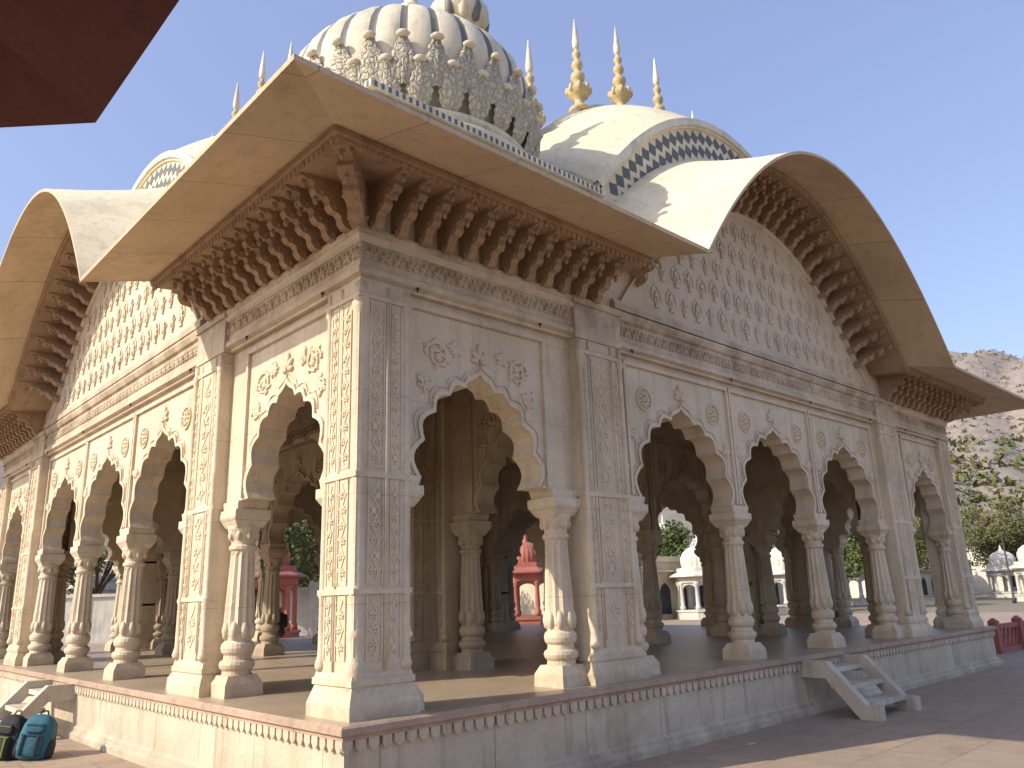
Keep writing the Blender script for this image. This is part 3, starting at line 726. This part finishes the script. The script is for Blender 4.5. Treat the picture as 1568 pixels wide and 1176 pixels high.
# ------------------------------------------------------------ hills
def hills(name,d0,d1,hf,mat,seed,rr=(-1.6,1.5)):
    rs=np.random.RandomState(seed); ph=rs.rand(12)*6.28
    NX,NY=260,60; vs=[];fs=[]
    for i in range(NX+1):
        r=rr[0]+(rr[1]-rr[0])*i/NX
        for j in range(NY+1):
            t=j/NY; d=d0+(d1-d0)*t; x,y,_=W(d,r)
            sh=math.sin(min(1,t*1.35)*math.pi/2)**1.2 if t<.74 else 1-(t-.74)*.8
            nz=sum(math.sin(r*(6+5*k)+ph[k]+t*3*k)/(1.5+k) for k in range(6))
            gul=abs(math.sin(r*34+ph[8]+3*math.sin(t*5)))*5*math.sin(min(1,t*1.3)*math.pi)
            vs.append((x,y,-2+hf(r)*sh*(1+.05*nz)+gul+1.8*math.sin(x*.09+ph[7])*math.sin(y*.11)*sh+rs.rand()*1.6*sh))
    for i in range(NX):
        for j in range(NY): a=i*(NY+1)+j; fs.append((a,a+NY+1,a+NY+2,a+1))
    mb=MB(); mb.add(vs,fs,mat,True); o=mb.obj(name)
    sb=MB(); np.random.seed(8); rs2=random.Random(5)
    for _ in range(5200):
        i=int((rs2.uniform(.35,1.0)-rr[0])/(rr[1]-rr[0])*NX); j=rs2.randint(2,46)
        if rs2.random()>1.05-.020*j: continue
        p=vs[i*(NY+1)+j]; q=vs[(i+1)*(NY+1)+j+1]; t,u=rs2.random(),rs2.random()
        a2=vs[(i+1)*(NY+1)+j]; b2=vs[i*(NY+1)+j+1]
        c=[p[k]*(1-t)*(1-u)+a2[k]*t*(1-u)+b2[k]*(1-t)*u+q[k]*t*u for k in range(3)]
        h=rs2.uniform(.5,1.3)*(1.9 if j<14 else 1)
        leaves(sb,(c[0],c[1],c[2]+h*.4),(h*1.5,h*1.5,h*.7),7,h*.62,'scrub' if j>14 else rs2.choice(['scrub','leaf2','leaf','leaf2']))
    sb.obj('hill_scrub')
    return o
m,nt,b=nt_new('hazy_hill'); tc=nt.nodes.new('ShaderNodeTexCoord').outputs['Object']
c_=mixc(nt,ramp(nt,noise(nt,tc,.02,10,.7),.42,.6),(.32,.235,.165),(.24,.18,.13))
c_=mixc(nt,ramp(nt,noise(nt,tc,.30,8,.75),.46,.56),c_,(.18,.155,.10))
sx=nt.nodes.new('ShaderNodeSeparateXYZ'); nt.links.new(tc,sx.inputs[0])
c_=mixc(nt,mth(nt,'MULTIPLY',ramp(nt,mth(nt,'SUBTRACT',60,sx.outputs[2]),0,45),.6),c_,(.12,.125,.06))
c_=mixc(nt,.30,c_,(.33,.31,.35))  # distance haze painted in as a pale tint over the hill colour
nt.links.new(c_,b.inputs['Base Color']); b.inputs['Roughness'].default_value=1; M['hill']=m
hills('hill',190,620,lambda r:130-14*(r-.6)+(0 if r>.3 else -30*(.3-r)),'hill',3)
# ------------------------------------------------------------ trees
def limb(mb,a,b,r0,r1,mat='trunk'):
    a=Vector(a);b=Vector(b);d=(b-a).normalized(); u=d.orthogonal().normalized(); v=d.cross(u); vs=[]
    for p,r in((a,r0),(b,r1)):
        for k in range(7): q=p+(u*math.cos(k*.898)+v*math.sin(k*.898))*r; vs.append(tuple(q))
    mb.add(vs,[(k,(k+1)%7,7+(k+1)%7,7+k) for k in range(7)],mat,True)
def tree_mesh(seed,H,mat):
    random.seed(seed); np.random.seed(seed); mb=MB()
    limb(mb,(0,0,0),(.15,.1,H*.3),.28,.2)
    for i in range(9):
        a=i*2.4; l=H*random.uniform(.2,.36); z0=H*random.uniform(.26,.36)
        t=(math.cos(a)*l,math.sin(a)*l,z0+H*random.uniform(.12,.42)); limb(mb,(.15,.1,z0*.9),t,.12,.04)
        leaves(mb,t,(H*.17,H*.17,H*.12),420,.13,mat)
        t2=(t[0]*.6+random.uniform(-.8,.8),t[1]*.6+random.uniform(-.8,.8),t[2]+H*random.uniform(.05,.2)); limb(mb,t,t2,.05,.02)
        leaves(mb,t2,(H*.13,H*.13,H*.10),300,.13,mat)
    return mb
T1=tree_mesh(1,7,'leaf'); T2=tree_mesh(2,9,'leaf2')
first=[True,True]
for i,(d,r,k,s_) in enumerate([(38,-.33,0,1),(44,-.23,1,.9),(52,.04,1,1),(56,.2,0,1),(60,.33,1,1),(52,.45,0,.9),(76,.60,1,1),(70,.68,0,.8),(46,-.52,1,.9),(50,-.66,0,1.1),(64,-.42,1,1),(80,.13,0,1.3),(72,.40,0,1.1),(64,.52,1,.8),(78,.64,0,1.1),(84,.69,1,1.1),(88,.62,0,1.2),(40,-.43,1,.9),(55,-.29,0,1.2),(58,.38,0,.9),(70,.48,1,1.1)]):
    T=(T1,T2)[k]; p=W(d,r)
    if first[k]: o=T.obj('tree',None,p,i*1.1); first[k]=False
    else: o=inst(T.me,'tree',None,p,i*1.1)
    o.scale=(s_,s_,s_)
mb=MB(); np.random.seed(5)
for i in range(620):
    r=np.random.uniform(-.95,1.0); d=np.random.uniform(95,215); x,y,_=W(d,r); h=np.random.uniform(2.5,6.5)
    leaves(mb,(x,y,h*.55),(h*.75,h*.75,h*.6),95,.62,'leaf' if i%3 else 'leaf2')
mb.obj('distant_trees')
# ------------------------------------------------------------ people
def person(name,J,loc,rot,shirt,trous,neckz,hipz):
    m,nt,b=nt_new(name+'_clothes'); tc=nt.nodes.new('ShaderNodeTexCoord').outputs['Object']
    sx=nt.nodes.new('ShaderNodeSeparateXYZ'); nt.links.new(tc,sx.inputs[0]); z=sx.outputs[2]
    c_=mixc(nt,mth(nt,'GREATER_THAN',z,hipz),trous,shirt); c_=mixc(nt,mth(nt,'GREATER_THAN',z,neckz),c_,(.28,.16,.10)); c_=mixc(nt,mth(nt,'GREATER_THAN',z,neckz+.17),c_,(.02,.015,.012))
    nt.links.new(c_,b.inputs['Base Color']); b.inputs['Roughness'].default_value=.8
    names=list(J.keys()); me=bpy.data.meshes.new(name)
    par={'chest':'pelvis','neck':'chest','head':'neck','crown':'head','nose':'head'}
    for sd_ in 'LR': par.update({'sh'+sd_:'chest','el'+sd_:'sh'+sd_,'wr'+sd_:'el'+sd_,'ha'+sd_:'wr'+sd_,'hip'+sd_:'pelvis','kn'+sd_:'hip'+sd_,'an'+sd_:'kn'+sd_,'to'+sd_:'an'+sd_})
    rad={'pelvis':.14,'chest':.15,'neck':.055,'head':.095,'crown':.08,'nose':.03,'sh':.065,'el':.045,'wr':.032,'ha':.03,'hip':.095,'kn':.065,'an':.045,'to':.04}
    E=[(names.index(k),names.index(v)) for k,v in par.items()]
    me.from_pydata([J[k] for k in names],E,[]); me.materials.append(m)
    o=inst(me,name,None,loc,rot); md=o.modifiers.new('skin','SKIN'); sub=o.modifiers.new('sub','SUBSURF'); sub.levels=sub.render_levels=1
    for i,k in enumerate(names):
        r=rad.get(k) or rad.get(k[:-1]); me.skin_vertices[0].data[i].radius=(r,r); me.skin_vertices[0].data[i].use_root=(k=='pelvis')
    return o
def stand():
    J={'pelvis':(0,0,.95),'chest':(0,0,1.28),'neck':(0,0,1.45),'head':(0,-.01,1.57),'crown':(0,0,1.64),'nose':(0,-.10,1.56)}
    for s_,n in((-1,'L'),(1,'R')): J.update({'sh'+n:(s_*.18,0,1.38),'el'+n:(s_*.24,.02,1.10),'wr'+n:(s_*.25,-.06,.86),'ha'+n:(s_*.25,-.08,.77),'hip'+n:(s_*.09,0,.88),'kn'+n:(s_*.11,-.03*s_,.48),'an'+n:(s_*.12,.04*s_,.08),'to'+n:(s_*.13,-.14,.04)})
    return J
def sit():
    J={'pelvis':(0,0,.14),'chest':(0,.0,.46),'neck':(0,-.02,.63),'head':(0,-.04,.75),'crown':(0,-.03,.82),'nose':(0,-.13,.74)}
    for s_,n in((-1,'L'),(1,'R')): J.update({'sh'+n:(s_*.18,-.01,.56),'el'+n:(s_*.24,-.08,.30),'wr'+n:(s_*.16,-.28,.22),'ha'+n:(s_*.12,-.35,.20),'hip'+n:(s_*.09,-.04,.11),'kn'+n:(s_*.13,-.44,.10),'an'+n:(s_*.12,-.47,-.34),'to'+n:(s_*.12,-.62,-.40)})
    return J
p=W(40,.238); person('standing_person',stand(),p,2.2,(.05,.06,.09),(.10,.09,.09),1.47,.92)
p=W(43,.248); person('standing_person.001',stand(),p,.7,(.5,.45,.4),(.06,.07,.12),1.47,.92)
person('seated_person',sit(),(6.6,14.26,PH),math.pi,(.03,.03,.04),(.06,.07,.10),.65,.13)
# ------------------------------------------------------------ backpacks
def backpack(name,loc,rot,c1,c2,c4,sc,tilt):
    for i,cx_ in enumerate((c1,c2,c4)): M['bp%d'%i+name]=stone(name+'_fabric%d'%i,cx_,tuple(x*.75 for x in cx_),tuple(x*.4 for x in cx_),bscale=14,bump=.9,streak=.3,rough=.8)
    a,b_,c_='bp0'+name,'bp1'+name,'bp2'+name
    mb=MB()
    prof=[(.13,.0),(.165,.03),(.178,.12),(.175,.26),(.160,.36),(.125,.43),(.07,.465),(.01,.475)]
    vs=[];seg=32
    for r,z in prof:
        for k in range(seg):
            t=2*math.pi*k/seg; ct,st=math.cos(t),math.sin(t); q=lambda x:math.copysign(abs(x)**.55,x)
            wob=1+.035*math.sin(z*33+3*t)+.02*math.sin(z*61+5*t)
            vs.append((r*q(ct)*wob,r*.62*q(st)*wob-.03*(z/.47)**2,z))
    fs=[(i*seg+k,i*seg+(k+1)%seg,(i+1)*seg+(k+1)%seg,(i+1)*seg+k) for i in range(len(prof)-1) for k in range(seg)]+[tuple(range(seg))]
    mb.add(vs,fs,a,True)
    mb.ell((0,-.115,.14),(.125,.05,.115),b_,seg=20,rings=12,p_=.45); mb.ell((0,-.115,.32),(.105,.03,.055),b_,seg=20,rings=10,p_=.5)
    mb.box(-.11,.11,-.172,-.160,.235,.25,c_); mb.box(-.09,.09,-.152,-.140,.345,.355,c_)
    for x in(-.175,.175): mb.ell((x,-.01,.12),(.03,.07,.10),c_,seg=14,rings=8,p_=.6)
    for x in(-.08,.08):
        pts=[(x,.08,.42),(x*1.1,.15,.37),(x*1.25,.18,.22),(x*1.35,.14,.08),(x*1.3,.09,.04)]
        for p_,q_ in zip(pts[:-1],pts[1:]): limb(mb,p_,q_,.02,.02,c_)
        mb.box(x-.012,x+.012,-.178,-.150,.03,.24,c_)
    pts=[(-.05,0,.46),(-.03,0,.51),(.03,0,.51),(.05,0,.46)]
    for p_,q_ in zip(pts[:-1],pts[1:]): limb(mb,p_,q_,.010,.010,c_)
    o=mb.obj(name,None,loc,rot); o.scale=(sc,)*3; o.rotation_euler=(tilt,.08,rot)
backpack('teal_backpack',(-.93,5.16,0),-.7,(.03,.15,.22),(.02,.11,.17),(.015,.03,.04),1.0,-.22)
backpack('black_backpack',(-1.12,5.45,0),-1.0,(.015,.017,.02),(.02,.02,.022),(.14,.17,.03),1.0,-.12)
print('DONE', len(bpy.data.objects))
